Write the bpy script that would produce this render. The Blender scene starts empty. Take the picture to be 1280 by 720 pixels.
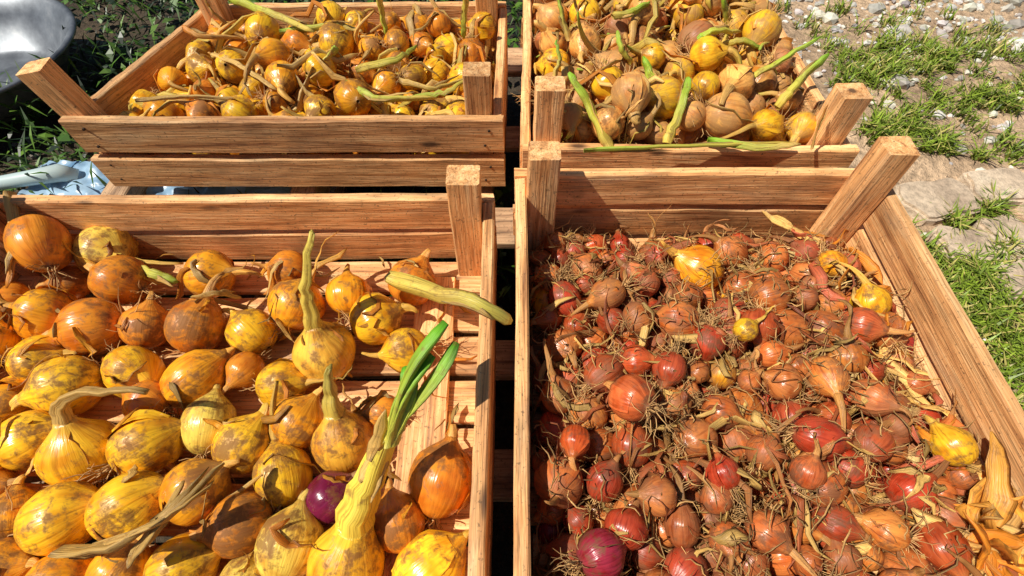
import bpy, math, random
import numpy as np
from mathutils import Vector, Matrix, noise
random.seed(7); rng=np.random.default_rng(7)
S=0.52            # metres per scene unit (camera height above crate rims)
GD=1.55           # ground depth below camera in scene units
CZ=GD*S
F=638.0; TH=math.radians(56)
def W(p): return (p[0]*S,p[1]*S,CZ+p[2]*S)
def ray(u,v):
    x=(u-640)/F; y=-(v-360)/F
    return (x, math.cos(TH)+y*math.sin(TH), -math.sin(TH)+y*math.cos(TH))
def at(u,v,d):
    r=ray(u,v); t=d/(-r[2]); return np.array([r[0]*t,r[1]*t,-d]), t
CL=None   # x0,x1,y0,y1 box that loose leaves stay inside
def clampP(P):
    if CL is not None:
        for p in P:
            p[0]=min(max(p[0],CL[0]),CL[1]); p[1]=min(max(p[1],CL[2]),CL[3])
    return P
scene=bpy.context.scene
# ---------------------------------------------------------------- materials
def newmat(name):
    m=bpy.data.materials.new(name); m.use_nodes=True
    nt=m.node_tree; nt.nodes.clear()
    o=nt.nodes.new('ShaderNodeOutputMaterial'); b=nt.nodes.new('ShaderNodeBsdfPrincipled')
    nt.links.new(b.outputs[0],o.inputs[0]); return m,nt,b
def N(nt,t,**k):
    n=nt.nodes.new(t)
    for a,v in k.items(): setattr(n,a,v)
    return n
def L(nt,a,b): nt.links.new(a,b)
def mapping(nt,src,sc):
    m=N(nt,'ShaderNodeVectorMath',operation='MULTIPLY'); L(nt,src,m.inputs[0]); m.inputs[1].default_value=sc; return m.outputs[0]
def noiset(nt,vec,scale,detail=4,rough=.55,dist=0):
    n=N(nt,'ShaderNodeTexNoise'); n.inputs['Scale'].default_value=scale; n.inputs['Detail'].default_value=detail
    n.inputs['Roughness'].default_value=rough; n.inputs['Distortion'].default_value=dist
    if vec is not None: L(nt,vec,n.inputs['Vector'])
    return n.outputs['Fac']
def ramp(nt,fac,stops):
    r=N(nt,'ShaderNodeValToRGB'); e=r.color_ramp.elements
    while len(e)<len(stops): e.new(.5)
    for i,(p,c) in enumerate(stops):
        e[i].position=p; e[i].color=(c[0],c[1],c[2],1) if hasattr(c,'__len__') else (c,c,c,1)
    L(nt,fac,r.inputs[0]); return r.outputs[0]
def mix(nt,fac,a,b,bt='MIX'):
    m=N(nt,'ShaderNodeMix',data_type='RGBA',blend_type=bt)
    for s,v in ((m.inputs[0],fac),(m.inputs[6],a),(m.inputs[7],b)):
        if hasattr(v,'is_linked'): L(nt,v,s)
        elif hasattr(v,'__len__'): s.default_value=(v[0],v[1],v[2],1)
        else: s.default_value=v
    return m.outputs[2]
def bump(nt,b,h,st,dist):
    n=N(nt,'ShaderNodeBump'); n.inputs['Strength'].default_value=st; n.inputs['Distance'].default_value=dist
    L(nt,h,n.inputs['Height']); L(nt,n.outputs[0],b.inputs['Normal'])

def wood_mat(name,dark,mid,light):
    m,nt,b=newmat(name)
    tc=N(nt,'ShaderNodeTexCoord'); oi=N(nt,'ShaderNodeObjectInfo')
    rv=N(nt,'ShaderNodeVectorMath',operation='SCALE'); rv.inputs[0].default_value=(37,19,53); L(nt,oi.outputs['Random'],rv.inputs['Scale'])
    ad=N(nt,'ShaderNodeVectorMath',operation='ADD'); L(nt,tc.outputs['Object'],ad.inputs[0]); L(nt,rv.outputs[0],ad.inputs[1])
    g=noiset(nt,mapping(nt,ad.outputs[0],(4,95,95)),1.0,5,.7,.5)
    f=noiset(nt,mapping(nt,ad.outputs[0],(16,420,420)),1.0,2,.6)
    w=noiset(nt,mapping(nt,ad.outputs[0],(10,22,22)),1.0,4,.65)
    c=ramp(nt,g,[(.28,dark),(.46,mid),(.66,light)])
    c=mix(nt,.5,c,ramp(nt,f,[(.32,.3),(.52,1.1)]),'MULTIPLY')
    c=mix(nt,.6,c,ramp(nt,w,[(.33,(.45,.36,.3)),(.55,(1.2,1.12,1.05))]),'MULTIPLY')
    w2=noiset(nt,mapping(nt,ad.outputs[0],(7,30,30)),1.0,3,.6,.3)
    c=mix(nt,ramp(nt,w2,[(.54,0),(.74,.35)]),c,(.52,.38,.25))
    vo=N(nt,'ShaderNodeTexVoronoi'); vo.inputs['Scale'].default_value=1; L(nt,mapping(nt,ad.outputs[0],(6,16,16)),vo.inputs['Vector'])
    c=mix(nt,ramp(nt,vo.outputs['Distance'],[(.06,.85),(.13,0.0)]),c,(.05,.02,.01))
    sp=noiset(nt,ad.outputs[0],230,2,.7)
    c=mix(nt,ramp(nt,sp,[(.6,0),(.7,.6)]),c,(.06,.035,.02))
    br=N(nt,'ShaderNodeMapRange'); br.inputs[3].default_value=.8; br.inputs[4].default_value=1.3; L(nt,oi.outputs['Random'],br.inputs[0])
    vm=N(nt,'ShaderNodeVectorMath',operation='SCALE'); L(nt,c,vm.inputs[0]); L(nt,br.outputs[0],vm.inputs['Scale'])
    L(nt,vm.outputs[0],b.inputs['Base Color']); b.inputs['Roughness'].default_value=.65
    a=N(nt,'ShaderNodeMath',operation='ADD'); L(nt,g,a.inputs[0]); L(nt,f,a.inputs[1])
    bump(nt,b,a.outputs[0],.7,.002)
    return m
M_wood=wood_mat('crate_wood',(.28,.10,.032),(.74,.38,.145),(.95,.62,.30))
M_wood2=wood_mat('pallet_wood',(.14,.08,.045),(.45,.28,.16),(.6,.42,.25))

def skin_mat(name,dirt=.5,rough=.33,dirtc=(.10,.045,.02),st=.5,pat=.7,dmax=.8):
    m,nt,b=newmat(name)
    at_=N(nt,'ShaderNodeAttribute',attribute_name='tint'); oc=N(nt,'ShaderNodeAttribute',attribute_name='oc'); tc=N(nt,'ShaderNodeTexCoord')
    s1=noiset(nt,mapping(nt,oc.outputs['Vector'],(7,7,.9)),1.0,3,.6)
    s2=noiset(nt,mapping(nt,oc.outputs['Vector'],(1.3,1.3,1.6)),1.0,2,.6)
    c=mix(nt,st,at_.outputs['Color'],ramp(nt,s1,[(.3,(.45,.28,.16)),(.46,(1,1,1)),(.68,(1.3,1.25,1.05))]),'MULTIPLY')
    c=mix(nt,pat,c,ramp(nt,s2,[(.3,(.66,.38,.2)),(.52,(1,1,1)),(.75,(1.12,1.25,1.2))]),'MULTIPLY')
    d1=noiset(nt,tc.outputs['Object'],85,5,.7,.3)
    d2=noiset(nt,tc.outputs['Object'],17,2,.5)
    a=N(nt,'ShaderNodeMath',operation='MULTIPLY_ADD'); L(nt,d2,a.inputs[0]); a.inputs[1].default_value=.7; L(nt,d1,a.inputs[2])
    lo=1.02-.22*dirt
    dm=ramp(nt,a.outputs[0],[(max(0,lo-.07),0),(min(lo+.10,.999),dmax)])
    c=mix(nt,dm,c,dirtc)
    L(nt,c,b.inputs['Base Color'])
    rr=N(nt,'ShaderNodeMapRange'); rr.inputs[3].default_value=rough; rr.inputs[4].default_value=.8; L(nt,dm,rr.inputs[0]); L(nt,rr.outputs[0],b.inputs['Roughness'])
    bump(nt,b,s1,.35,.003)
    return m
M_skin=skin_mat('onion_skin',.60,.22,(.22,.085,.018),.5,.75,.85)
M_skin_r=skin_mat('red_onion_skin',.45,.24,(.17,.065,.025),.7,.8)
M_skin_rd=skin_mat('red_onion_skin_dirty',.85,.34,(.25,.10,.04),.7,.8,.65)
M_skin_d=skin_mat('onion_skin_dirty',.95,.38,(.38,.19,.07),.6,.7,.65)
def stalk_mat():
    m,nt,b=newmat('onion_stalk')
    at_=N(nt,'ShaderNodeAttribute',attribute_name='tint'); oc=N(nt,'ShaderNodeAttribute',attribute_name='oc'); tc=N(nt,'ShaderNodeTexCoord')
    s1=noiset(nt,mapping(nt,oc.outputs['Vector'],(6,6,.5)),1.0,3,.6)
    c=mix(nt,.75,at_.outputs['Color'],ramp(nt,s1,[(.3,(.35,.25,.15)),(.46,(1,1,1)),(.7,(1.4,1.35,1.15))]),'MULTIPLY')
    d1=noiset(nt,tc.outputs['Object'],70,4,.7)
    c=mix(nt,ramp(nt,d1,[(.55,0),(.70,.7)]),c,(.24,.11,.03))
    L(nt,c,b.inputs['Base Color']); b.inputs['Roughness'].default_value=.45
    bump(nt,b,s1,.6,.003); return m
M_stalk=stalk_mat()
def attr_mat(name,rough=.7,nz=True):
    m,nt,b=newmat(name)
    a=N(nt,'ShaderNodeAttribute',attribute_name='tint'); tc=N(nt,'ShaderNodeTexCoord')
    if nz:
        n=noiset(nt,tc.outputs['Object'],60,2,.6)
        L(nt,mix(nt,.6,a.outputs['Color'],ramp(nt,n,[(.3,.55),(.7,1.2)]),'MULTIPLY'),b.inputs['Base Color'])
    else: L(nt,a.outputs['Color'],b.inputs['Base Color'])
    b.inputs['Roughness'].default_value=rough
    return m
M_root=attr_mat('root_hair',.8,False)
M_leaf=attr_mat('grass_blade',.45,False)
M_stone=attr_mat('gravel_stone',.85)

# ---------------------------------------------------------------- mesh builder
class MB:
    def __init__(s): s.v=[];s.f=[];s.t=[];s.o=[];s.m=[];s.n=0
    def add(s,v,f,t,o,mi):
        s.v.append(v); s.f.append(f+s.n); s.t.append(t); s.o.append(o); s.m.append(np.full(len(f),mi)); s.n+=len(v)
    def build(s,name,mats,parent=None,smooth=True):
        v=np.concatenate(s.v)*S; v[:,2]+=CZ
        f=np.concatenate(s.f); me=bpy.data.meshes.new(name)
        me.vertices.add(len(v)); me.vertices.foreach_set('co',v.astype(np.float32).ravel())
        k=f.shape[1]
        me.loops.add(len(f)*k); me.loops.foreach_set('vertex_index',f.astype(np.int32).ravel())
        me.polygons.add(len(f)); me.polygons.foreach_set('loop_start',np.arange(0,len(f)*k,k,dtype=np.int32))
        me.polygons.foreach_set('loop_total',np.full(len(f),k,dtype=np.int32))
        me.polygons.foreach_set('material_index',np.concatenate(s.m).astype(np.int32))
        me.update(calc_edges=True)
        a=me.attributes.new('tint','FLOAT_COLOR','POINT'); t=np.concatenate(s.t); a.data.foreach_set('color',np.c_[t,np.ones(len(t))].astype(np.float32).ravel())
        a=me.attributes.new('oc','FLOAT_VECTOR','POINT'); a.data.foreach_set('vector',np.concatenate(s.o).astype(np.float32).ravel())
        me.polygons.foreach_set('use_smooth',np.full(len(f),smooth))
        for m in mats: me.materials.append(m)
        ob=bpy.data.objects.new(name,me); scene.collection.objects.link(ob)
        if parent: ob.parent=parent
        return ob
def unit(a): a=np.asarray(a,float); return a/(np.linalg.norm(a)+1e-12)
def sweep(mb,pts,rad,seg,tint,mi,ell=1.0,flute=None,side=None,tt=None,seed=None,cap=True,twist=0.0,oscale=1.0):
    pts=np.asarray(pts,float); n=len(pts)
    T=np.gradient(pts,axis=0); T/= (np.linalg.norm(T,axis=1)[:,None]+1e-12)
    s=unit(side) if side is not None else unit(rng.normal(size=3))
    Ns=[]
    for i in range(n):
        s=s-T[i]*np.dot(s,T[i]); s=unit(s); Ns.append(s)
    Ns=np.array(Ns); B=np.cross(T,Ns)
    ph=np.linspace(0,2*np.pi,seg,endpoint=False)
    R=np.asarray(rad)[:,None]*np.ones((1,seg))
    if flute is not None: R=R*flute(np.arange(n)[:,None],ph[None,:])
    A=ph[None,:]+0*np.arange(n)[:,None]
    tw=(twist*np.arange(n))[:,None]
    cx=np.cos(A)*R; cy=np.sin(A)*R*(ell if np.ndim(ell)==0 else np.asarray(ell)[:,None])
    x=cx*np.cos(tw)-cy*np.sin(tw); y=cx*np.sin(tw)+cy*np.cos(tw)
    V=pts[:,None,:]+x[...,None]*Ns[:,None,:]+y[...,None]*B[:,None,:]
    V=V.reshape(-1,3)
    i=np.arange(n-1)[:,None]; j=np.arange(seg)[None,:]; j2=(j+1)%seg
    f=np.stack([i*seg+j+0*i,i*seg+j2,(i+1)*seg+j2,(i+1)*seg+j],-1).reshape(-1,4)
    tint=np.asarray(tint,float)
    t=np.repeat(tint,seg,axis=0) if tint.ndim==2 else np.tile(tint,(n*seg,1))
    if seed is None: seed=rng.uniform(0,60,3)
    if tt is None: tt=np.r_[0,np.cumsum(np.linalg.norm(np.diff(pts,axis=0),axis=1))]*14
    o=np.stack([np.cos(A)*np.ones((n,1)),np.sin(A)*np.ones((n,1)),np.asarray(tt)[:,None]*np.ones((1,seg))],-1).reshape(-1,3)*[oscale,oscale,1]+seed
    if cap and seg%2==0:
        fc=[]
        for base in (0,(n-1)*seg):
            for q in range(seg//2-1):
                fc.append([base+q,base+q+1,base+seg-2-q,base+seg-1-q])
        f=np.concatenate([f,np.array(fc)])
    mb.add(V,f,t,o,mi)
class Tmpl(MB): pass
def tuft(nh,ln):
    b=Tmpl()
    for _ in range(nh):
        a=rng.uniform(0,6.28); sp=rng.uniform(.05,.25)
        p=np.array([sp*math.cos(a)*.6,sp*math.sin(a)*.6,-.93]); d=unit([math.cos(a)*rng.uniform(.2,1.3),math.sin(a)*rng.uniform(.2,1.3),-1])
        P=[p]
        for k in range(4):
            d=unit(d+rng.normal(size=3)*.45); p=p+d*ln*rng.uniform(.12,.3); P.append(p)
        g=rng.uniform(.6,1.4)
        sweep(b,P,[.026,.024,.02,.016,.008],4,np.array([.64,.37,.14])*g,2,cap=False)
    return np.concatenate(b.v),np.concatenate(b.f),np.concatenate(b.t),np.concatenate(b.o)
tufts=[tuft(14,1.0) for _ in range(4)]+[tuft(26,1.8) for _ in range(4)]
def frame(ax):
    z=unit(ax); x=unit(np.cross(z,[.3,.5,.8] if abs(z[2])<.95 else [1,0,0])); y=np.cross(z,x); return x,y,z
STRAW=np.array([.80,.49,.14]); 
def onion(mb,c,ax,r,tint,asp=1.0,nl=1.0,nr=.2,target=None,scol=None,tipcol=None,seg=14,roots=.8,long=.3,flap=.3,nk=None,bulb_mi=0,s0=112):
    c=np.asarray(c,float); x,y,z=frame(ax)
    nb=12
    A=np.radians(np.linspace(4,165,nb)); s=np.clip((A-np.radians(s0))/np.radians(165-s0),0,1); s=s*s*(3-2*s)
    rr=(np.sin(A)**.9)*(1-s)+nr*s; zz=-np.cos(A)*asp+.22*s
    pts=[c+z*q*r for q in zz]; rad=list(rr*r)
    if scol is None: scol=STRAW*rng.uniform(.6,1.2)
    if tipcol is None: tipcol=scol
    col=[]
    root=np.array([.16,.09,.05])
    for i in range(nb):
        k=max(0,1-i/1.6)*.7; q=s[i]**2*.6
        cc=np.array(tint)*(1-k)+root*k; cc=cc*(1-q)+np.array(scol)*q; col.append(cc)
    p1,p2=rng.uniform(0,6.28,2); lob=rng.uniform(.0,.06); kk=rng.integers(7,12)
    sd=rng.uniform(0,60,3)
    fl=lambda i,ph: 1+lob*np.cos(2*ph+p1)+.025*np.cos(3*ph+p2)+.009*np.cos(kk*ph+p2)
    ttb=np.cumsum(np.r_[0,np.full(nb-1,.22)])
    sweep(mb,pts,rad,seg,np.array(col),bulb_mi,flute=fl,side=x,tt=ttb,seed=sd)
    if nk is not None: n2=nk
    else: n2=max(3,int(3+nl*1.6))
    P=[pts[-2],pts[-1]]; d=z.copy(); step=nl*r/(n2)
    Rn=[rad[-1]*1.02,rad[-1]*1.02]
    wob=rng.normal(size=3)*.14
    if target is not None:
        target=np.asarray(target,float)
        p0=pts[-1]; L0=np.linalg.norm(target-p0); c1=p0+z*L0*.4
        for k in range(1,n2+1):
            t=k/n2; P.append((1-t)**2*p0+2*t*(1-t)*c1+t*t*target+rng.normal(size=3)*r*.03)
    else:
        for k in range(n2):
            d=unit(d+wob+np.array([0,0,-.12])+rng.normal(size=3)*.14); P.append(P[-1]+d*step)
        P=P[:2]+clampP([q.copy() for q in P[2:]])
    for k in range(n2):
        t=(k+1)/n2; Rn.append(rad[-1]*(1-.55*t))
    tcol=[np.array(scol)]*2+[np.array(scol)*(1-((k+1)/n2)**1.5)+np.array(tipcol)*((k+1)/n2)**1.5 for k in range(n2)]
    tw=rng.uniform(-.5,.5); q1=rng.uniform(0,6)
    if target is not None: tw*=.25
    fl2=lambda i,ph: 1+.22*np.cos(3*ph+q1+tw*i)*np.clip(i/3,0,1)+.08*np.cos(5*ph+q1-i*tw)*np.clip(i/3,0,1)
    sweep(mb,P[0:],Rn,12 if seg<20 else 18,np.array(tcol),1,flute=fl2,side=x,seed=sd,ell=np.r_[1,1,np.linspace(.9,.5,n2)])
    if rng.random()<flap and target is None:
        for _ in range(rng.integers(1,3)):
            ribbon(mb,P[-1],unit(P[-1]-P[-3]),r*rng.uniform(.6,2.0),r*rng.uniform(.05,.13),np.array(scol)*rng.uniform(.7,1.3))
    if rng.random()<roots:
        v,f,t,o=tufts[rng.integers(0,4) if rng.random()>long else rng.integers(4,8)]
        q=v.copy(); q[:,2]*=asp
        V=c+(q[:,:1]*x+q[:,1:2]*y+q[:,2:]*z)*r
        mb.add(V,f,t*rng.uniform(.7,1.2),o,2)
    if rng.random()<flap*.9:
        a0=rng.uniform(0,6.28); da=rng.uniform(.6,1.3); g=6
        ua=np.linspace(0,1,g); aa,pp=np.meshgrid(np.radians(np.linspace(50,140,g)),a0+da*ua,indexing='ij')
        ed=np.clip(np.abs(ua-.5)*2,0,1)**4
        off=1.03+rng.uniform(.08,.25)*ed[None,:]*rng.uniform(.2,1,(g,1))
        ss=np.clip((aa-np.radians(s0))/np.radians(165-s0),0,1); ss=ss*ss*(3-2*ss)
        rq=((np.sin(aa)**.9)*(1-ss)+nr*ss)*off*r; zq=(-np.cos(aa)*asp+.22*ss)*r
        V=c+(rq*np.cos(pp))[...,None]*x+(rq*np.sin(pp))[...,None]*y+zq[...,None]*z
        i=np.arange(g-1)[:,None]; j=np.arange(g-1)[None,:]
        f=np.stack([i*g+j,i*g+j+1,(i+1)*g+j+1,(i+1)*g+j],-1).reshape(-1,4)
        o=np.stack([np.cos(pp),np.sin(pp),aa*1.2],-1).reshape(-1,3)+sd
        mb.add(V.reshape(-1,3),f,np.tile(np.array(tint)*rng.uniform(.9,1.4),(g*g,1)),o,bulb_mi)
def ribbon(mb,p,d,ln,w,col,n=7,surf=None,curl=.35):
    P=[np.array(p,float)]; d=unit(d)
    for k in range(n-1):
        d=unit(d+rng.normal(size=3)*curl*([1,1,.5] if surf is None else [1,1,0])); q=P[-1]+d*ln/(n-1)
        q=clampP([q])[0]+rng.normal(size=3)*ln*.01
        if surf is not None:
            q[2]=.5*q[2]+.5*(surf(q[0],q[1])+w*.4)
        P.append(q)
    if surf is not None:
        P[0][2]=surf(P[0][0],P[0][1])+w*.3
    rad=w*np.array([.5]+[1]*(n-3)+[.7,.15])*rng.uniform(.8,1.2,n)
    c0=np.array(col); tc=[c0*rng.uniform(.8,1.2) for _ in range(n)]
    sweep(mb,P,rad,6 if w>.003 else 4,np.array(tc),1,ell=.18,twist=rng.uniform(-.5,.5))

# ---------------------------------------------------------------- packing
def pack(n,sampler,rfun,floor,K=26,sq=.9,mound=None):
    C=np.zeros((0,3)); R=np.zeros(0)
    for _ in range(n):
        r=rfun(); best=None
        for k in range(K):
            x,y=sampler(r)
            z=floor+r
            if len(R):
                dx=C[:,0]-x; dy=C[:,1]-y; dd=dx*dx+dy*dy; s=(R+r)*sq; m=dd<s*s
                if m.any(): z=max(z,(C[m,2]+np.sqrt(s[m]**2-dd[m])).max())
            cost=z-(mound(x,y) if mound else 0)
            if best is None or cost<best[0]: best=(cost,x,y,z)
        C=np.vstack([C,[best[1],best[2],best[3]]]); R=np.r_[R,r]
    return C,R
def surf_fn(C,R,floor):
    def s(x,y):
        dd=(C[:,0]-x)**2+(C[:,1]-y)**2; m=dd<R*R
        return (C[m,2]+np.sqrt(R[m]**2-dd[m])).max() if m.any() else max(floor,-1.22)
    return s
def rand_axis(up=.35,ysc=1.0):
    a=rng.uniform(0,6.28); return unit([math.cos(a),math.sin(a)*ysc,rng.normal(up,.45)])

# ---------------------------------------------------------------- crates
def empty(name,loc=(0,0,0)):
    e=bpy.data.objects.new(name,None); scene.collection.objects.link(e); return e
import bmesh
def bm_fix(me):
    bm=bmesh.new(); bm.from_mesh(me); bmesh.ops.recalc_face_normals(bm,faces=bm.faces); bm.to_mesh(me); bm.free()
def board(name,parent,a,b,up,w,th,mat=None,warp=.005,segs=22,chip=.005):
    a=np.array(a,float); b=np.array(b,float); X=unit(b-a); up=np.array(up,float); Z=unit(up-X*np.dot(up,X)); Y=np.cross(Z,X)
    Ln=np.linalg.norm(b-a)*S; w*=S; th*=S
    c=min(.0022,th*.15)
    prof=[(-th/2+c,-w/2),(th/2-c,-w/2),(th/2,-w/2+c),(th/2,w/2-c),(th/2-c,w/2),(-th/2+c,w/2),(-th/2,w/2-c),(-th/2,-w/2+c)]
    vs=[];fs=[]
    so=random.uniform(0,100)
    for i in range(segs+1):
        x=-Ln/2+Ln*i/segs
        bow=noise.noise((x*2.3+so,0,0))*warp; tw=noise.noise((x*1.7,so,5))*warp*.6
        for k,(py,pz) in enumerate(prof):
            e1=noise.noise((x*14+so,k//4*7.3,1))*chip*.8; e2=noise.noise((x*40,so,k*3.1))*chip*.5
            ex=(noise.noise((py*60,pz*60,so))*.003 if i in (0,segs) else 0)
            vs.append((x+ex,py+bow+e2*.3,pz*(1+(e1+e2)/max(w,.02))+tw))
    for i in range(segs):
        for k in range(8):
            k2=(k+1)%8; fs.append((i*8+k,i*8+k2,(i+1)*8+k2,(i+1)*8+k))
    fs.append(tuple(range(7,-1,-1))); fs.append(tuple(segs*8+k for k in range(8)))
    me=bpy.data.meshes.new(name); me.from_pydata(vs,[],fs); me.update(); me.materials.append(mat or M_wood)
    bm_fix(me)
    ob=bpy.data.objects.new(name,me); scene.collection.objects.link(ob); ob.parent=parent
    wm=W((a+b)/2)
    ob.matrix_local=Matrix(((X[0],Y[0],Z[0],wm[0]),(X[1],Y[1],Z[1],wm[1]),(X[2],Y[2],Z[2],wm[2]),(0,0,0,1)))
    return ob
M_nail,_nt,_b=newmat('nail_steel'); _b.inputs['Base Color'].default_value=(.06,.04,.03,1); _b.inputs['Metallic'].default_value=.6; _b.inputs['Roughness'].default_value=.6
def nails(parent,plist):
    bm=bmesh.new()
    for p,nrm in plist:
        q=Vector(nrm).to_track_quat('Z','Y').to_matrix().to_4x4()
        bmesh.ops.create_cone(bm,cap_ends=True,segments=8,radius1=.0024,radius2=.0020,depth=.003,matrix=Matrix.Translation(W(p))@q)
    me=bpy.data.meshes.new('nails'); bm.to_mesh(me); bm.free(); me.materials.append(M_nail)
    ob=bpy.data.objects.new('nails',me); scene.collection.objects.link(ob); ob.parent=parent
def crate(NL,NR,FR,FL,top=-1.0,h=.12,gap=.018,post_up=.13,th=.03,splay=None,postw=(.08,.07)):
    E=empty('wooden_crate')
    NL,NR,FR,FL=[np.array([*p,0.]) for p in (NL,NR,FR,FL)]
    bot=top-2*h-gap
    U=(0,0,1); nl=[]
    for nm,a,b,inn in (('near_board',NL,NR,1),('far_board',FL,FR,-1)):
        for k in range(2):
            z=top-h/2-k*(h+gap); off=np.array([0,inn*th/2,z]); j=np.array([random.uniform(-.006,.006),0,random.uniform(-.005,.005)])
            board(nm+f'_{k+1}',E,a+off+j,b+off-j*[1,0,-1],U,h,th)
            for q,s in ((a,1),(b,-1)):
                for dz in (-.03,.03):
                    nl.append((q+np.array([s*random.uniform(.035,.06),0,z+dz+random.uniform(-.006,.006)]) ,(0,-1 if inn>0 else 1,0)))
                    nl.append((q+np.array([s*random.uniform(.035,.06),inn*(th+.001),z+dz]) ,(0,inn,0)))
    for nm,a,b,s in (('left_board',NL,FL,1),('right_board',NR,FR,-1)):
        for k in range(2):
            z=top-h/2-k*(h+gap)-.004
            board(nm+f'_{k+1}',E,a+np.array([s*th/2,th+.003,z]),b+np.array([s*th/2,-th-.003,z]),U,h,th)
    pw,pd=postw
    for i,(p,sx,sy) in enumerate(((NL,1,1),(NR,-1,1),(FR,-1,-1),(FL,1,-1))):
        o=np.array([sx*(th+pw/2+.003),sy*(th+pd/2+.003),0])
        up=post_up*random.uniform(.92,1.08); t=p+o+[0,0,top+up]; b=p+o+[0,0,bot+.002]
        if splay and i in splay: t=t+np.array(splay[i])
        board(f'corner_post_{i+1}',E,b,t,(1,0,0),pw,pd,segs=8,warp=.001,chip=.003)
    ys=np.linspace(NL[1]+.04,FL[1]-.04,9)
    for k in range(len(ys)-1):
        t0=(ys[k]-NL[1])/(FL[1]-NL[1]); l=NL[0]*(1-t0)+FL[0]*t0; r=NR[0]*(1-t0)+FR[0]*t0
        yy=(ys[k]+ys[k+1])/2
        board(f'floor_slat_{k+1}',E,(l+.035,yy,bot+.005),(r-.035,yy,bot+.005),(0,1,0),(ys[1]-ys[0])*.86,.018)
    for k,xx in enumerate((NL[0]+.17,NR[0]-.17)):
        board(f'floor_runner_{k+1}',E,(xx,NL[1]+.13,bot+.026),(xx,FL[1]-.12,bot+.026),(1,0,0),.11,.018)
    nails(E,nl)
    return E,bot
c1,b1=crate((-1.52,-.13),(-.046,-.13),(-.046,.985),(-1.50,.985))
c2,b2=crate((.008,-.13),(1.03,-.13),(1.03,1.065),(.008,1.065),top=-.985)
c3,b3=crate((-1.37,1.28),(-.03,1.28),(-.02,1.98),(-1.17,1.98),splay={0:(-.08,0,.0)},h=.125)
c4,b4=crate((.03,1.15),(1.0,1.15),(.975,2.15),(.045,2.15),top=-1.0,post_up=.16)

P=empty('wooden_pallet')
zd=-1.30
for k,(y0,y1) in enumerate(((-.2,-.06),(.26,.38),(.58,.69),(1.04,1.2),(1.5,1.62),(1.98,2.16))):
    board(f'deck_board_{k+1}',P,(-1.5,(y0+y1)/2,zd),(1.12,(y0+y1)/2,zd),(0,1,0),y1-y0,.03,M_wood2)
for k,x in enumerate((-1.42,-.75,-.12,.5,1.05)):
    board(f'stringer_{k+1}',P,(x,-.2,-1.432),(x,2.16,-1.432),(0,0,1),.23,.09,M_wood2)

def stem(mb,pp,r,c0,c1,n=14,ell=.7,frill=True):
    pp=np.array(pp); ts=np.linspace(0,1,n); K=len(pp)-1; P_=[]
    for t in ts:
        s=t*K; i=min(int(s),K-1); q=s-i; P_.append(pp[i]*(1-q)+pp[i+1]*q)
    P_=np.array(P_); P_[1:-1]=(P_[:-2]+P_[1:-1]*2+P_[2:])/4; P_+=rng.normal(size=P_.shape)*r*.12
    q1=rng.uniform(0,6)
    rr=r*(1-.45*ts)*rng.uniform(.92,1.08,n); rr[-1]*=.45; rr[0]*=.8
    dry=STRAW*.6
    cols=[]
    for t in ts:
        k=.35*max(0,noise.noise((t*4+q1,q1,0)))*2; cols.append((c0*(1-t)+c1*t)*(1-k)+dry*k)
    sweep(mb,P_,rr,14,np.array(cols),1,ell=ell,twist=rng.uniform(-.12,.12),flute=lambda i,ph:1+.16*np.cos(3*ph+q1+i*.2)+.06*np.cos(6*ph+i*.3))
    if frill:
        for _ in range(2):
            i0=rng.integers(1,n-6); off=rng.normal(size=3); off=unit(off)*r*.8
            Q=P_[i0:i0+6]+off*np.linspace(.6,2.2,6)[:,None]*rng.uniform(.3,1)
            sweep(mb,Q,r*np.array([.5,.6,.5,.4,.3,.08]),6,dry*rng.uniform(.8,1.5),1,ell=.2,twist=rng.uniform(-.4,.4))
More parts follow.
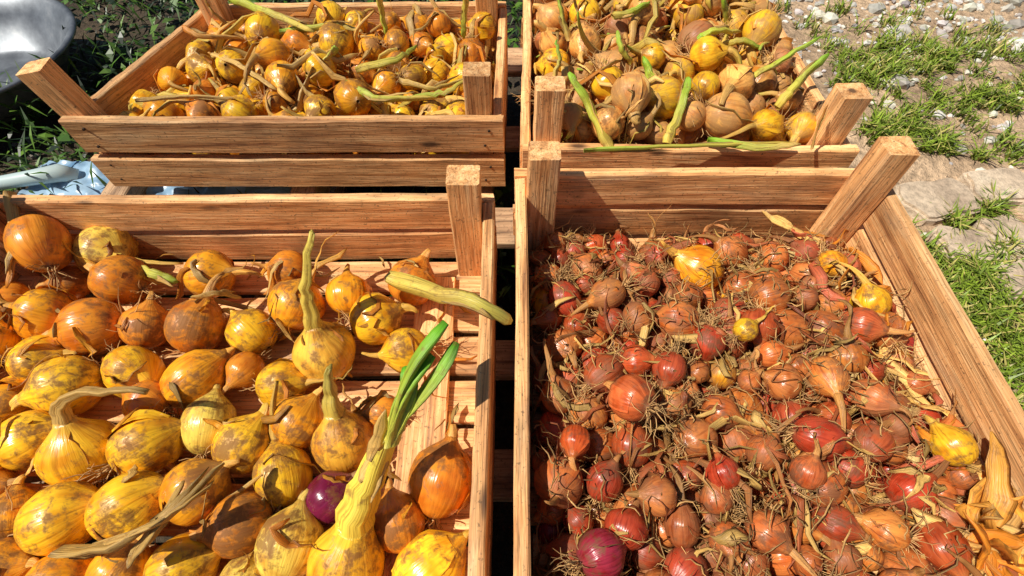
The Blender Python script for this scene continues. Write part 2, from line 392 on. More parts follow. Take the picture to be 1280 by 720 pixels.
# ---------------------------------------------------------------- onions : front left (large yellow)
mb=MB()
YEL=np.array([.98,.54,.025]); PAL=np.array([.94,.66,.11]); COP=np.array([.78,.27,.025]); PUR=np.array([.17,.010,.05]); ORA=np.array([.93,.39,.02])
H=[
(50,303,33,1.35,125,1.5,COP,.2),(133,322,35,1.05,-25,1.6,PAL,.2),(148,357,33,1.05,160,.7,COP,.2),(122,400,37,1.1,200,.6,COP,.1),(38,408,36,1,170,.7,ORA,.3),
(182,408,31,1.0,80,.3,COP,.7),(263,343,31,1.0,0,.9,ORA,.2),(247,407,35,1.1,70,.8,COP,.6),(315,414,29,1.15,140,1.3,YEL,.3),(362,336,24,1.1,180,.6,COP,.2),
(371,380,34,1.0,60,.3,ORA,.5),(436,368,27,1.05,100,.4,ORA,.3),(470,399,34,1.0,20,.5,YEL,.2),(515,352,31,1.05,60,.3,COP,.5),(507,437,28,1.15,200,.6,YEL,.2),
(52,452,32,1.0,10,.5,YEL,.2),(78,488,39,1.1,210,.4,YEL,.2),(170,470,34,1.15,-30,.7,YEL,.2),(235,480,35,1.3,45,.2,ORA,.1),(303,465,24,1.1,250,.4,COP,.3),
(355,482,30,1.1,0,1.0,YEL,.2),(372,530,35,1.0,60,.3,ORA,.3),(18,500,29,1,190,.6,ORA,.2),(42,552,37,1.15,20,.3,YEL,.2),(190,556,39,1.2,30,.3,YEL,.1),
(260,532,32,1.3,90,.3,PAL,.2),(300,567,36,1.1,60,.3,YEL,.3),(352,592,34,1.25,110,1.9,YEL,.3),(475,520,25,1.1,190,.6,COP,.3),
(550,600,42,1.2,75,.3,COP,.4),(415,627,34,1.0,40,.4,PUR,.3),(365,682,38,1.25,80,.3,PAL,.2),(303,655,39,1.1,200,.3,COP,.3),(242,617,39,1.1,40,.4,ORA,.3),
(180,622,42,1.2,30,.2,YEL,.2),(98,643,44,1.15,20,.3,YEL,.2),(28,650,32,1,100,.3,ORA,.3),(10,700,38,1,10,.3,ORA,.3),(90,712,38,1.1,190,.6,ORA,.2),
(232,706,40,1.15,20,.2,YEL,.2),(150,708,36,1.1,60,.5,ORA,.4),(312,722,32,1.1,70,.4,PAL,.3),(535,708,42,1.3,40,.2,YEL,.2),(482,668,33,1.2,110,.4,COP,.3),(8,612,30,1,10,.6,COP,.3),
(12,376,24,1.1,200,1.6,COP,.3),(-30,455,34,1,10,.5,YEL,.3),(-30,560,36,1,10,.5,ORA,.3),(205,508,26,1.1,160,.5,COP,.3),(92,352,22,1.1,200,.8,COP,.3),(5,440,24,1.1,100,.8,ORA,.3)]
SP=[(405,440,38,1.1,PAL*.5+ORA*.5),(100,577,43,1.1,YEL),(432,548,36,1.15,ORA*.7+PAL*.3),(440,684,46,1.25,PAL)]
C=[];R=[]
fl=b1+.012
allh=[(h[0],h[1],h[2]) for h in H]+[(s[0],s[1],s[2]) for s in SP]
for (u,v,rp) in allh:
    _,t=at(u,v,1.2); r=rp*t/F*1.0; d=-(fl+r)
    if (u,v)==(50,303): d=1.08
    p,t=at(u,v,d); C.append(p); R.append(rp*t/F)
C=np.array(C); R=np.array(R)
for it in range(40):
    for i in range(len(R)):
        D=C-C[i]; dist=np.linalg.norm(D,axis=1); dist[i]=9
        ov=(R+R[i])*.93-dist
        for j in np.where(ov>0)[0]:
            n=D[j]/dist[j]; C[j,:2]+=n[:2]*ov[j]*.3; C[i,:2]-=n[:2]*ov[j]*.3
            hi=j if R[j]<R[i] else i
            C[hi,2]+=ov[j]*.12
for i,h in enumerate(H):
    a=math.radians(h[4]); ax=unit([math.cos(a),math.sin(a),h[7]])
    col=h[6]*rng.uniform(.88,1.1); 
    onion(mb,C[i],ax,R[i]*.98,col,asp=h[3]*.93,nl=h[5]*1.2,nr=rng.uniform(.12,.2),seg=26,scol=(col*.5+STRAW*.5)*rng.uniform(.7,1.1),roots=.9,long=.25,flap=.22,s0=122)
GR=np.array([.10,.36,.015]); 
k=len(H)
s=SP[0]; onion(mb,C[k],[-.1,.35,1],R[k],s[4],asp=1.0,target=at(390,290,.86)[0],scol=PAL*.7,tipcol=np.array([.68,.54,.10]),seg=28,nk=12,nr=.28)
s=SP[1]; onion(mb,C[k+1],[-.1,.5,.8],R[k+1],s[4],asp=1.0,target=at(182,490,1.0)[0],scol=STRAW*.7,tipcol=STRAW*.6,seg=28,nk=12,nr=.24)
s=SP[2]; onion(mb,C[k+2],[-.1,.5,.8],R[k+2],s[4],asp=1.1,target=at(412,458,1.0)[0],scol=PAL*.6,tipcol=np.array([.44,.36,.08]),seg=28,nk=9,nr=.34)
hero=C[k+3]; onion(mb,hero,[.25,.7,.75],R[k+3],s[4]*.3+YEL*.7,asp=1.15,target=at(500,520,.93)[0],scol=np.array([.85,.60,.07]),tipcol=np.array([.72,.60,.08]),seg=30,nk=12,nr=.48)
b0=at(496,528,.935)[0]
for (u,v,d,w) in ((558,403,.82,.024),(570,428,.85,.013),(508,458,.88,.017),(541,444,.86,.022),(524,472,.9,.021)):
    tp=at(u,v,d)[0]; bow=rng.uniform(-.02,.02)
    P_=[b0*(1-t)+tp*t+np.array([bow*math.sin(t*3.1),0,.014*math.sin(t*3.1)]) for t in np.linspace(-.2,1,10)]
    cols=[np.array([.70,.58,.08])*(1-t)+GR*t*rng.uniform(.7,1.3) for t in np.linspace(0,1,10)**.7]
    sweep(mb,P_,w*np.array([1,1.1,1.1,1.05,1.05,1,1,.95,.85,.5]),14,np.array(cols),1,ell=.42,twist=.1,flute=lambda i,ph:1+.12*np.cos(4*ph+i*.15))
for q in range(3):
    t0=.2+.2*q; hp=hero+unit([.25,.7,.75])*R[k+3]*1.3
    p=hp*(1-t0)+b0*t0
    ribbon(mb,p+np.array([rng.uniform(-.02,.02),0,.02]),unit(b0-hp)+rng.normal(size=3)*.12,.12,.012,STRAW*rng.uniform(.6,.9),curl=.12)
stem(mb,[at(485,347,1.06)[0],at(560,368,.99)[0],at(606,382,.965)[0],at(640,404,1.02)[0]],.022,PAL*.75,np.array([.42,.40,.08]))
stem(mb,[at(70,692,1.08)[0],at(150,682,1.02)[0],at(215,640,1.0)[0],at(282,578,1.03)[0]],.020,STRAW*.65,STRAW*.5,ell=.4)
stem(mb,[at(100,690,1.06)[0],at(170,668,1.01)[0],at(225,636,.99)[0],at(270,600,1.03)[0]],.013,STRAW*.8,STRAW*.6,ell=.4)
stem(mb,[at(160,705,1.06)[0],at(200,655,1.01)[0],at(230,600,1.04)[0]],.012,STRAW*.5,STRAW*.7,ell=.4)
stem(mb,[at(10,240,1.0)[0],at(22,300,1.04)[0],at(8,360,1.1)[0]],.016,STRAW*.9,COP*.8,ell=.4)
stem(mb,[at(160,330,1.16)[0],at(190,342,1.14)[0],at(222,352,1.16)[0]],.018,PAL*.8,np.array([.3,.45,.05]))
stem(mb,[at(240,372,1.08)[0],at(270,366,1.06)[0],at(300,372,1.12)[0]],.009,STRAW*.8,STRAW*.6,ell=.4)
s1=surf_fn(C,R,b1+.02)
CL=(-1.45,-.09,0,.94)
for _ in range(130):
    x=rng.uniform(-1.3,-.15); y=rng.uniform(.08,.9)
    ribbon(mb,[x,y,s1(x,y)+.004],rand_axis(0),rng.uniform(.04,.16),rng.uniform(.002,.009),[STRAW,COP,ORA][rng.integers(0,3)]*rng.uniform(.4,1.0),surf=s1,curl=.5)
mb.build('yellow_onions',[M_skin,M_stalk,M_root])

# ---------------------------------------------------------------- front right (shallots / red-brown small)
mb=MB(); CL=(.05,.985,-.08,1.02)
def samp(x0,x1,y0,y1): 
    return lambda r:(rng.uniform(x0+r,x1-r),rng.uniform(y0+r,y1-r))
rf=lambda: float(np.clip(rng.normal(.0355,.006),.024,.050))
special=[(872,335,30,ORA),(892,382,27,ORA),(948,386,18,YEL*.8),(932,412,15,YEL*.8),(1090,377,21,YEL*.9),(1190,556,25,YEL*.9),(1120,428,21,np.array([.42,.03,.02])),(1077,407,23,np.array([.55,.11,.035])),(790,497,29,np.array([.55,.12,.035])),(795,451,20,np.array([.60,.10,.03])),(870,548,26,np.array([.5,.16,.045])),(752,692,30,np.array([.33,.025,.05])),(718,552,20,np.array([.55,.09,.02])),(1040,330,17,ORA),(960,665,26,np.array([.60,.17,.05])),(830,660,24,np.array([.6,.19,.05])),(690,662,20,np.array([.30,.03,.05])),(905,590,20,np.array([.5,.06,.025])),(1010,590,20,np.array([.55,.13,.04]))]
C2,R2=pack(400,samp(.045,.99,-.05,1.0),rf,b2+.012,mound=lambda x,y:.05*(1-((x-.55)/.5)**2)*(1-((y-.4)/.6)**2)+(-.07*max(0,(y-.7)/.3)))
s2=surf_fn(C2,R2,b2)
REDS=[np.array(c) for c in ((.52,.10,.03),(.58,.16,.04),(.46,.075,.028),(.56,.18,.05),(.66,.23,.05),(.46,.14,.05),(.48,.06,.025),(.60,.18,.045))]
SC=[];SR=[]
for (u,v,rp,c) in special:
    p,t=at(u,v,1.06); r=rp*t/F; z=s2(p[0],p[1])+r*.3; p,t=at(u,v,-z); SC.append(p); SR.append(rp*t/F)
SC=np.array(SC); SR=np.array(SR)
keep=np.array([ (np.linalg.norm(SC-C2[i],axis=1)>(SR+R2[i])*.75).all() for i in range(len(R2))])
for i in np.where(keep)[0]:
    top=C2[i,2]+R2[i]>-1.19
    col=REDS[rng.integers(0,len(REDS))]*rng.uniform(.7,1.2)
    if rng.random()<.03: col=ORA*rng.uniform(.7,.9)
    onion(mb,C2[i],rand_axis(.2),R2[i]*1.02,col,asp=rng.uniform(.9,1.35)*.95,nl=rng.uniform(.4,2.4),nr=rng.uniform(.14,.26),scol=(col*.5+STRAW*.35)*rng.uniform(.5,1.1),roots=.95 if top else 0,long=.7,flap=.5 if top else 0,seg=16,bulb_mi=0 if rng.random()<.6 else 3)
for i,(u,v,rp,c) in enumerate(special):
    onion(mb,SC[i],rand_axis(.3),SR[i],c,asp=1.05,nl=rng.uniform(.8,2),nr=.2,seg=22,scol=(c*.5+STRAW*.5),long=.6,flap=.4)
for _ in range(600):
    x=rng.uniform(.06,.98); y=rng.uniform(.0,1.0)
    col=[STRAW,STRAW*.8,np.array([.58,.22,.06]),np.array([.44,.12,.04])][rng.integers(0,4)]*rng.uniform(.5,1.15)
    ribbon(mb,[x,y,s2(x,y)],rand_axis(0),rng.uniform(.05,.24),rng.choice([.003,.005,.009,.013],p=[.45,.3,.2,.05]),col,surf=s2,curl=.55)
for _ in range(1500):
    x=rng.uniform(.06,.98); y=rng.uniform(.0,1.0)
    ribbon(mb,[x,y,s2(x,y)+.004],rand_axis(.2),rng.uniform(.03,.1),.0017,np.array([.74,.42,.15])*rng.uniform(.4,1.2),surf=None,curl=.6,n=6)
for _ in range(65):
    x=rng.uniform(.82,.98); y=rng.uniform(.1,.95)
    ribbon(mb,[x,y,max(s2(x,y),-1.14)],rand_axis(.1),rng.uniform(.08,.25),rng.uniform(.005,.016),[STRAW*1.1,np.array([.80,.56,.22]),np.array([.55,.12,.05]),COP][rng.integers(0,4)],surf=lambda a,b:max(s2(a,b),-1.13),curl=.5)
for _ in range(34):
    p=at(rng.uniform(1205,1275),rng.uniform(635,715),1.08)[0]
    ribbon(mb,p,rand_axis(.1),rng.uniform(.08,.2),rng.uniform(.010,.026),[np.array([.90,.40,.06]),np.array([.85,.5,.15]),COP][rng.integers(0,3)]*rng.uniform(.7,1.1),curl=.35)
mb.build('red_onions',[M_skin_r,M_stalk,M_root,M_skin_rd])

# ---------------------------------------------------------------- back left
mb=MB(); CL=(-1.25,-.07,1.335,1.93)
def samp3(r):
    y=rng.uniform(1.32+r,1.93-r); t=(y-1.28)/.7; l=-1.37*(1-t)-1.17*t
    return rng.uniform(l+.05+r,-.06-r),y
C3,R3=pack(225,samp3,lambda:float(np.clip(rng.normal(.045,.008),.030,.062)),b3+.012,mound=lambda x,y:.04*(1-((x+.65)/.7)**2)+.05*(y-1.4))
s3=surf_fn(C3,R3,b3)
for i in range(len(R3)):
    col=[YEL*.95,ORA,COP,ORA*.95,YEL*.9][rng.integers(0,5)]*rng.uniform(.8,1.1)
    onion(mb,C3[i],rand_axis(.25),R3[i],col,asp=rng.uniform(.9,1.25),nl=rng.uniform(.5,3.0),nr=rng.uniform(.13,.24),scol=(col*.35+STRAW*.65)*rng.uniform(.6,1.15),roots=.6,flap=.4,seg=16,tipcol=(np.array([.5,.52,.08]) if rng.random()<.2 else None))
for _ in range(150):
    x,y=samp3(.0); col=[STRAW,STRAW*.8,PAL*.7,COP][rng.integers(0,4)]*rng.uniform(.7,1.1)
    ribbon(mb,[x,y,s3(x,y)],rand_axis(0),rng.uniform(.1,.3),rng.uniform(.004,.014),col,surf=s3,curl=.35)
LG=np.array([.38,.54,.05])
for pp,r,c0,c1 in (
 ([(285,-4,.93),(340,16,.92),(392,40,.95)],.014,LG,PAL*.8),([(472,-8,.86),(478,20,.93),(484,48,1.0)],.013,PAL*.8,LG),([(583,-8,.84),(580,20,.92),(579,48,1.0)],.014,PAL*.7,LG*.8),
 ([(432,106,.97),(470,124,.97),(545,122,.97)],.014,LG,PAL*.7),([(515,122,.98),(560,115,.96),(585,98,.95)],.013,LG,PAL*.6),([(170,126,.97),(230,120,.98),(300,124,1.0)],.010,STRAW*.7,STRAW*.9),
 ([(445,88,.97),(500,74,.96),(520,58,.98)],.013,PAL*.8,LG),([(265,68,.98),(300,80,.96),(345,112,1.0)],.011,STRAW,STRAW*.8),([(230,35,.95),(250,45,.96),(305,48,1.0)],.015,COP,STRAW*.8),([(350,40,.97),(420,30,.95),(455,40,.98)],.012,LG,STRAW),
 ([(500,100,.98),(540,112,.97),(590,95,.97)],.012,STRAW*.8,PAL*.6),([(420,60,.97),(410,70,.96),(395,95,1.0)],.013,LG,STRAW)):
    stem(mb,[at(*q)[0] for q in pp],r,c0,c1)
mb.build('yellow_onions',[M_skin,M_stalk,M_root])

# ---------------------------------------------------------------- back right
mb=MB(); CL=(.08,.93,1.2,2.1)
C4,R4=pack(240,samp(.075,.93,1.19,2.08),lambda:float(np.clip(rng.normal(.050,.008),.034,.068)),b4+.012,mound=lambda x,y:.05*(1-((x-.5)/.5)**2)+.05*(y-1.3))
s4=surf_fn(C4,R4,b4)
for i in range(len(R4)):
    q=rng.random(); left=C4[i,0]<.35
    if q<(.12 if left else .36): col=YEL*rng.uniform(.75,1)
    elif q<.85: col=np.array([.78,.38,.10])*rng.uniform(.7,1.2)
    else: col=np.array([.55,.19,.07])*rng.uniform(.7,1.2)
    onion(mb,C4[i],rand_axis(.25),R4[i],col,asp=rng.uniform(.85,1.15),nl=rng.uniform(.5,2.8),nr=rng.uniform(.16,.28),scol=(col*.35+STRAW*.6)*rng.uniform(.7,1.15),roots=.95,long=.7,flap=.4,seg=16,bulb_mi=3 if rng.random()<.6 else 0,tipcol=(LG*.9 if rng.random()<.22 else None))
for _ in range(190):
    x=rng.uniform(.08,.93); y=rng.uniform(1.2,2.05); col=[STRAW,STRAW*.8,PAL*.7,COP][rng.integers(0,4)]*rng.uniform(.6,1.1)
    ribbon(mb,[x,y,s4(x,y)],rand_axis(0),rng.uniform(.1,.28),rng.uniform(.003,.013),col,surf=s4,curl=.4)
G2=np.array([.30,.58,.03])
for pp,r,c0,c1 in (
 ([(762,186,1.0),(735,130,.92),(710,90,.86)],.018,PAL*.7,G2),([(832,178,1.0),(850,140,.95),(862,96,.88)],.016,PAL*.8,G2*.8),([(915,50,.98),(908,20,.9),(903,-8,.83)],.018,PAL*.7,G2*.9),
 ([(925,105,.95),(960,85,.9),(1025,46,.83)],.013,PAL*.8,G2),([(972,132,.95),(1000,100,.9),(1035,66,.83)],.017,PAL*.8,G2*.9),([(730,188,.97),(850,182,.96),(995,178,.96)],.010,LG,PAL*.7),
 ([(838,130,.96),(815,100,.91),(805,72,.87)],.018,PAL*.8,G2),([(765,20,.88),(790,15,.87),(812,2,.85)],.014,PAL*.6,G2*.9),([(1015,186,.97),(1020,165,.93),(1035,130,.86)],.005,STRAW*.7,COP*.7),([(905,55,.93),(930,50,.91),(950,62,.94)],.014,PAL*.8,LG),
 ([(872,50,.9),(890,38,.87),(925,40,.9)],.014,G2,PAL*.8),([(712,50,.94),(702,20,.88),(698,-6,.83)],.013,STRAW*.7,LG),([(790,80,.93),(775,60,.88),(772,38,.85)],.012,PAL*.7,G2),([(885,175,.97),(950,186,.96),(1000,180,.95)],.012,G2,STRAW),([(770,135,.95),(790,120,.92),(800,95,.88)],.011,STRAW,LG),([(690,100,.95),(700,75,.9),(695,50,.86)],.011,STRAW,G2*.8)):
    stem(mb,[at(*q)[0] for q in pp],r,c0,c1)
mb.build('brown_onions',[M_skin,M_stalk,M_root,M_skin_d])
CL=None
# ---------------------------------------------------------------- ground
def sig(a): return 1/(1+math.exp(-max(-40,min(40,a))))
def zone(x,y): return sig((x-.9)*5)
n=260
tt=np.linspace(-1,1,n); k_=5.2
gx=.3+np.sinh(tt*k_)/math.sinh(k_)*160; gy=1.2+np.sinh(tt*k_)/math.sinh(k_)*160
mbg=MB(); V=np.zeros((n,n,3)); T=np.zeros((n,n,3))
def gh(x,y): return -GD+.05*noise.noise((x*1.1,y*1.1,0))+.018*noise.noise((x*5,y*5,2))+(.01*noise.noise((x*17,y*17,4)))
for i in range(n):
    for j in range(n):
        x=gx[i];y=gy[j]; V[i,j]=(x,y,gh(x,y) if abs(x)<20 and abs(y)<20 else -GD)
        z=zone(x,y); z=min(1,max(0,z+.3*noise.noise((x*1.5,y*1.5,7))))
        T[i,j]=np.array([.035,.026,.014])*(1-z)+np.array([.60,.43,.28])*z
i=np.arange(n-1)[:,None]; j=np.arange(n-1)[None,:]
f=np.stack([i*n+j,(i+1)*n+j,(i+1)*n+j+1,i*n+j+1],-1).reshape(-1,4)
mbg.add(V.reshape(-1,3),f,T.reshape(-1,3),V.reshape(-1,3),0)
m,nt,b=newmat('ground_soil')
a_=N(nt,'ShaderNodeAttribute',attribute_name='tint'); tc=N(nt,'ShaderNodeTexCoord')
n1=noiset(nt,tc.outputs['Object'],6,4,.65); n2_=noiset(nt,tc.outputs['Object'],70,4,.7)
c=mix(nt,.7,a_.outputs['Color'],ramp(nt,n1,[(.35,(.5,.44,.4)),(.6,(1.15,1.1,1.05))]),'MULTIPLY')
c=mix(nt,.7,c,ramp(nt,n2_,[(.35,.4),(.6,1.25)]),'MULTIPLY')
L(nt,c,b.inputs['Base Color']); b.inputs['Roughness'].default_value=.95
bump(nt,b,n2_,.9,.014)
mbg.build('ground',[m])

bm=bmesh.new(); bmesh.ops.create_icosphere(bm,subdivisions=1,radius=1); bm.verts.ensure_lookup_table()
iv=np.array([v.co[:] for v in bm.verts]); iface=np.array([[v.index for v in f.verts] for f in bm.faces]); bm.free()
mg=MB()
def stone(x,y,r,col,flat=.6):
    v=iv*rng.uniform(.75,1.2,(len(iv),1))*np.array([1,rng.uniform(.6,1),flat])*r; a=rng.uniform(0,6.28)
    c_,s_=math.cos(a),math.sin(a); v=np.c_[v[:,0]*c_-v[:,1]*s_,v[:,0]*s_+v[:,1]*c_,v[:,2]]+[x,y,gh(x,y)+r*.15]
    mg.add(v,iface,np.tile(col,(len(iv),1)),v,0)
cnt=0
while cnt<9000:
    x=rng.uniform(1.1,5.5); y=rng.uniform(-.2,6)
    dens=.07+.9*sig((y-2.45+.25*(x-2.2))*5)+.3*max(0,noise.noise((x*2,y*2,9)))
    if rng.random()>dens: continue
    g=rng.uniform(.35,.85); stone(x,y,min(.06,.008+rng.exponential(.011)),np.array([g,g*rng.uniform(.88,.97),g*rng.uniform(.76,.9)])); cnt+=1
for _ in range(500):
    x=rng.uniform(-4,1); y=rng.uniform(.6,5); g=rng.uniform(.05,.2); stone(x,y,.012+rng.exponential(.008),np.array([g,g*.85,g*.7]))
mg.build('gravel',[M_stone],smooth=False)

m,nt,b=newmat('stone_slab'); tc=N(nt,'ShaderNodeTexCoord')
n1=noiset(nt,tc.outputs['Object'],9,5,.6); n2_=noiset(nt,tc.outputs['Object'],90,4,.7)
c=ramp(nt,n1,[(.3,(.42,.31,.22)),(.55,(.68,.53,.38)),(.75,(.76,.64,.48))]); c=mix(nt,.6,c,ramp(nt,n2_,[(.35,.5),(.6,1.15)]),'MULTIPLY')
L(nt,c,b.inputs['Base Color']); b.inputs['Roughness'].default_value=.9; bump(nt,b,n2_,.7,.006)
def slab(u,v,rx,ry,rot):
    p,_=at(u,v,GD-.02); bm=bmesh.new(); K=30; vs=[]; so=random.uniform(0,50)
    for k in range(K):
        a=2*math.pi*k/K; q=1/max(abs(math.cos(a)),abs(math.sin(a)))**.7*(1+.22*noise.noise((math.cos(a)*1.5+so,math.sin(a)*1.5,0))+.05*noise.noise((math.cos(a)*6+so,math.sin(a)*6,0)))
        x=rx*math.cos(a)*q; y=ry*math.sin(a)*q; X=x*math.cos(rot)-y*math.sin(rot); Y=x*math.sin(rot)+y*math.cos(rot)
        vs.append(bm.verts.new(W((p[0]+X,p[1]+Y,-GD+.032+.006*noise.noise((X*9,Y*9,so))))))
    fc=bm.faces.new(vs); r=bmesh.ops.extrude_face_region(bm,geom=[fc]); 
    for e in r['geom']:
        if isinstance(e,bmesh.types.BMVert): e.co.z-=.05
    bmesh.ops.recalc_face_normals(bm,faces=bm.faces)
    bmesh.ops.bevel(bm,geom=[e for e in bm.edges if len(e.link_faces)==2 and all(abs(v.co.z-(CZ-(GD-.032)*S))<.008 for v in e.verts)],offset=.006,segments=2,affect='EDGES')
    me=bpy.data.meshes.new('stone_slab'); bm.to_mesh(me); bm.free(); me.materials.append(m); ob=bpy.data.objects.new('stone_slab',me); scene.collection.objects.link(ob)
for q in ((1172,248,.15,.11,.2),(1214,308,.12,.09,-.3),(1266,296,.09,.11,.4),(1252,232,.14,.09,.1),(1290,350,.12,.09,.0),(1335,260,.16,.13,.3)): slab(*q)

def grass(name,centres,nb,hr,wr,cols,lean=.5):
    g=MB(); VV=[];FF=[];TT=[]; cN=0
    for (x,y,rad,k) in centres:
        for _ in range(int(k*nb)):
            a=rng.uniform(0,6.28); q=rad*math.sqrt(rng.random()); bx=x+q*math.cos(a); by=y+q*math.sin(a); bz=gh(bx,by)-.005
            h=rng.uniform(*hr); w=rng.uniform(*wr); a=rng.uniform(0,6.28); d=np.array([math.cos(a),math.sin(a),0]); sd=np.array([-d[1],d[0],0])*w
            le=rng.uniform(.1,1)*lean*h; p0=np.array([bx,by,bz]); p1=p0+d*le*.3+[0,0,h*.6]; p2=p0+d*le+[0,0,h*rng.uniform(.7,1)]
            VV+= [p0-sd,p0+sd,p1-sd*.8,p1+sd*.8,p2-sd*.12,p2+sd*.12]; FF+=[[cN,cN+1,cN+3,cN+2],[cN+2,cN+3,cN+5,cN+4]]
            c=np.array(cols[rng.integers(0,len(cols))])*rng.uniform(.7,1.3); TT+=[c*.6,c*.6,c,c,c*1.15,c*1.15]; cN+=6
    VV=np.array(VV); g.add(VV,np.array(FF),np.array(TT),VV,0); return g.build(name,[M_leaf],smooth=False)
GC=[(.18,.26,.02),(.24,.33,.03),(.11,.16,.015),(.44,.38,.11),(.20,.29,.025)]
cent=[]
def clump(u,v,ru,n_,r=.06,k=1):
    for _ in range(n_):
        p,_t=at(u+rng.normal()*ru,v+rng.normal()*ru*.45,GD); cent.append((p[0],p[1],rng.uniform(.4,1.3)*r,k*rng.uniform(.5,1.3)))
clump(1120,70,40,20); clump(1080,100,30,16); clump(1190,105,50,20); clump(1255,125,30,12); clump(1170,175,25,10); clump(1110,165,20,14); clump(1240,190,25,6)
clump(1180,35,40,8,.05,.6); clump(1260,60,25,6); clump(1030,30,20,5,.05,.6)
clump(1250,395,25,16,.08); clump(1265,450,25,13,.08); clump(1270,530,22,15,.08); clump(1215,350,18,10); clump(1120,325,20,14,.08); clump(1160,370,25,14,.08); clump(1235,262,10,5,.03); clump(1190,275,10,5,.03); clump(1240,325,14,6,.04)
for _ in range(50): cent.append((rng.uniform(1.15,1.8),rng.uniform(-.2,1.25),.08,.8))
for _ in range(120): cent.append((rng.uniform(1.2,7),rng.uniform(-.5,7),rng.uniform(.03,.12),rng.uniform(.3,1)))
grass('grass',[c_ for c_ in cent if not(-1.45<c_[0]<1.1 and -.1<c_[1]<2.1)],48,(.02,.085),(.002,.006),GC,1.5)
w=MB(); VV=[];FF=[];TT=[];cN=0
for _ in range(17000):
    x=rng.uniform(-4.6,-1.3) if rng.random()<.8 else rng.uniform(-1.4,.1); y=rng.uniform(.3,4.6) if x<-1.45 else (rng.uniform(2.2,4.5) if rng.random()<.7 else rng.uniform(.95,1.4))
    mx=.10 if x>-1.45 and y<2.1 else .26*(.5+.8*abs(noise.noise((x*1.6,y*1.6,3))))
    if noise.noise((x*2.2,y*2.2,11))<-.18: mx*=.3
    z=gh(x,y)+rng.uniform(0,mx); long_=rng.random()<.45
    ln=rng.uniform(.07,.17) if long_ else rng.uniform(.025,.075); wd=.006 if long_ else ln*rng.uniform(.15,.4)
    a=rng.uniform(0,6.28); d=unit([math.cos(a),math.sin(a),rng.uniform(.2,1.4) if long_ else rng.uniform(-.3,.9)]); sd=unit(np.cross(d,[0,0,1]))*wd; p0=np.array([x,y,z]); p1=p0+d*ln*.5+[0,0,ln*.1]; p2=p0+d*ln
    if (x+2.9)**2+(y-2.5)**2<.62**2: continue
    VV+=[p0-sd*.1,p0+sd*.1,p1-sd,p1+sd,p2-sd*.05,p2+sd*.05]; FF+=[[cN,cN+1,cN+3,cN+2],[cN+2,cN+3,cN+5,cN+4]]; cN+=6
    c=np.array([(.04,.10,.008),(.07,.17,.012),(.012,.03,.006),(.11,.21,.02)][rng.integers(0,4)])*rng.uniform(.5,1.2); TT+=[c]*6  # shade over the left ground is put into these dark greens
VV=np.array(VV); w.add(VV,np.array(FF),np.array(TT),VV,0); w.build('weeds',[M_leaf],smooth=False)

m,nt,b=newmat('enamel_metal'); tc=N(nt,'ShaderNodeTexCoord'); n1=noiset(nt,tc.outputs['Object'],14,5,.6)
L(nt,ramp(nt,n1,[(.35,(.08,.09,.11)),(.6,(.2,.22,.25)),(.75,(.34,.35,.37))]),b.inputs['Base Color']); b.inputs['Roughness'].default_value=.4; b.inputs['Metallic'].default_value=.4
prof=[(0,.02),(.2,.02),(.235,.03),(.30,.16),(.335,.215),(.35,.225),(.362,.22),(.36,.208),(.345,.205),(.31,.15),(.245,.015),(.2,0),(0,0)]
bc,_=at(-46,74,1.36); vs=[];fs=[];K=56
for (r,z) in prof:
    for k in range(K): vs.append(W((bc[0]+r*1.38*math.cos(2*math.pi*k/K),bc[1]+r*1.38*math.sin(2*math.pi*k/K),-1.53+z)))
for i in range(len(prof)-1):
    for k in range(K): fs.append((i*K+k,i*K+(k+1)%K,(i+1)*K+(k+1)%K,(i+1)*K+k))
me=bpy.data.meshes.new('metal_basin'); me.from_pydata(vs,[],fs); me.materials.append(m); bm_fix(me)
for p in me.polygons: p.use_smooth=True
ob=bpy.data.objects.new('metal_basin',me); scene.collection.objects.link(ob)

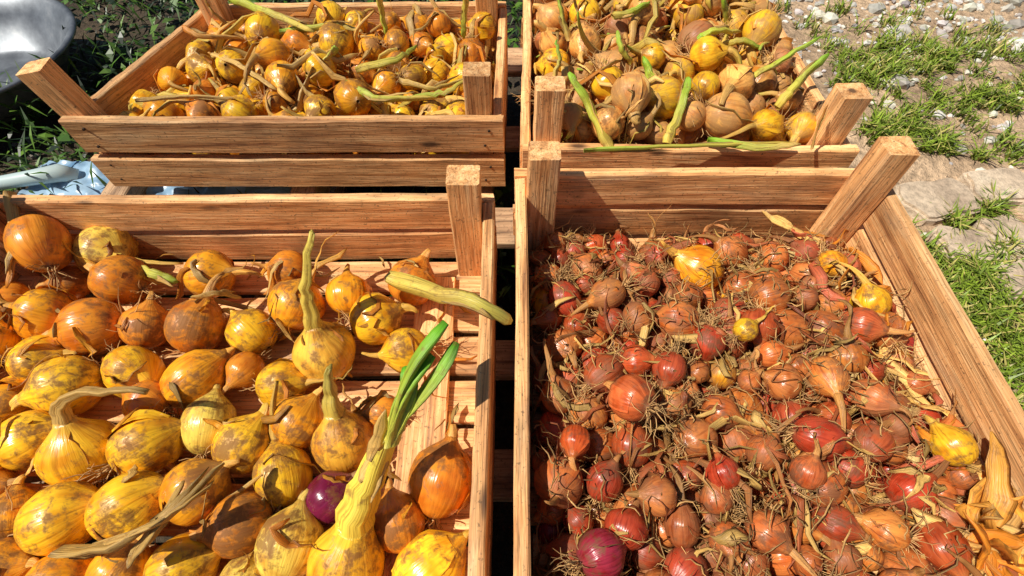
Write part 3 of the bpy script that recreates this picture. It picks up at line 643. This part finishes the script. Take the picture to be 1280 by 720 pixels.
m,nt,b=newmat('plastic_sheet'); tc=N(nt,'ShaderNodeTexCoord'); n1=noiset(nt,tc.outputs['Object'],12,4,.6)
L(nt,ramp(nt,n1,[(.3,(.12,.25,.42)),(.6,(.34,.50,.66))]),b.inputs['Base Color']); b.inputs['Roughness'].default_value=.35
nx,ny=110,40; vs=[];fs=[]
for i in range(nx):
    for j in range(ny):
        u=i/(nx-1); v=j/(ny-1); x=-1.86+1.2*u+.04*noise.noise((v*4,1,2)); y=1.44-.12*u+(v-.5)*(.26+.12*noise.noise((u*7,3,1)))+.04*noise.noise((u*5,8,2))
        z=-1.40+.05*noise.noise((x*4,y*4,1))+.035*abs(noise.noise((x*11,y*9,5)))+.012*noise.noise((x*30,y*30,5))
        if u>.28: z=min(z,-1.335)
        vs.append(W((x,y,z)))
for i in range(nx-1):
    for j in range(ny-1): fs.append((i*ny+j,(i+1)*ny+j,(i+1)*ny+j+1,i*ny+j+1))
me=bpy.data.meshes.new('plastic_sheet'); me.from_pydata(vs,[],fs); me.materials.append(m)
for p in me.polygons: p.use_smooth=True
ob=bpy.data.objects.new('plastic_sheet',me); scene.collection.objects.link(ob)
mp=MB(); pp=[at(-60,236,1.40)[0],at(0,229,1.38)[0],at(40,222,1.36)[0],at(75,216,1.36)[0],at(98,220,1.39)[0]]
sweep(mp,pp,[.026,.026,.028,.034,.026],16,np.array([.50,.62,.62]),0); mp.build('plastic_pipe',[attr_mat('white_plastic',.35,False)])

# ---------------------------------------------------------------- light, sky, camera
el=math.radians(56); sd=Vector((-.97,-.22,0)).normalized()*math.cos(el); sd.z=math.sin(el)
sun=bpy.data.lights.new('sun','SUN'); sun.energy=5; sun.angle=math.radians(.5); sun.color=(1,.95,.84)
so=bpy.data.objects.new('sun',sun); scene.collection.objects.link(so); so.rotation_euler=sd.to_track_quat('Z','Y').to_euler()
wd=bpy.data.worlds.new('World'); scene.world=wd; wd.use_nodes=True; nt=wd.node_tree
sk=nt.nodes.new('ShaderNodeTexSky'); sk.sky_type='NISHITA'; sk.sun_disc=False; sk.sun_elevation=el; sk.sun_rotation=math.atan2(sd.x,sd.y)
bg=nt.nodes['Background']; nt.links.new(sk.outputs[0],bg.inputs[0]); bg.inputs[1].default_value=.05
cam=bpy.data.cameras.new('camera'); cam.sensor_width=36; cam.lens=F/1280*36; cam.clip_start=.02; cam.clip_end=600
co=bpy.data.objects.new('camera',cam); scene.collection.objects.link(co); co.location=(0,0,CZ); co.rotation_euler=(math.pi/2-TH,0,0); scene.camera=co
scene.view_settings.view_transform='Standard'; scene.view_settings.look='None'; scene.view_settings.exposure=0
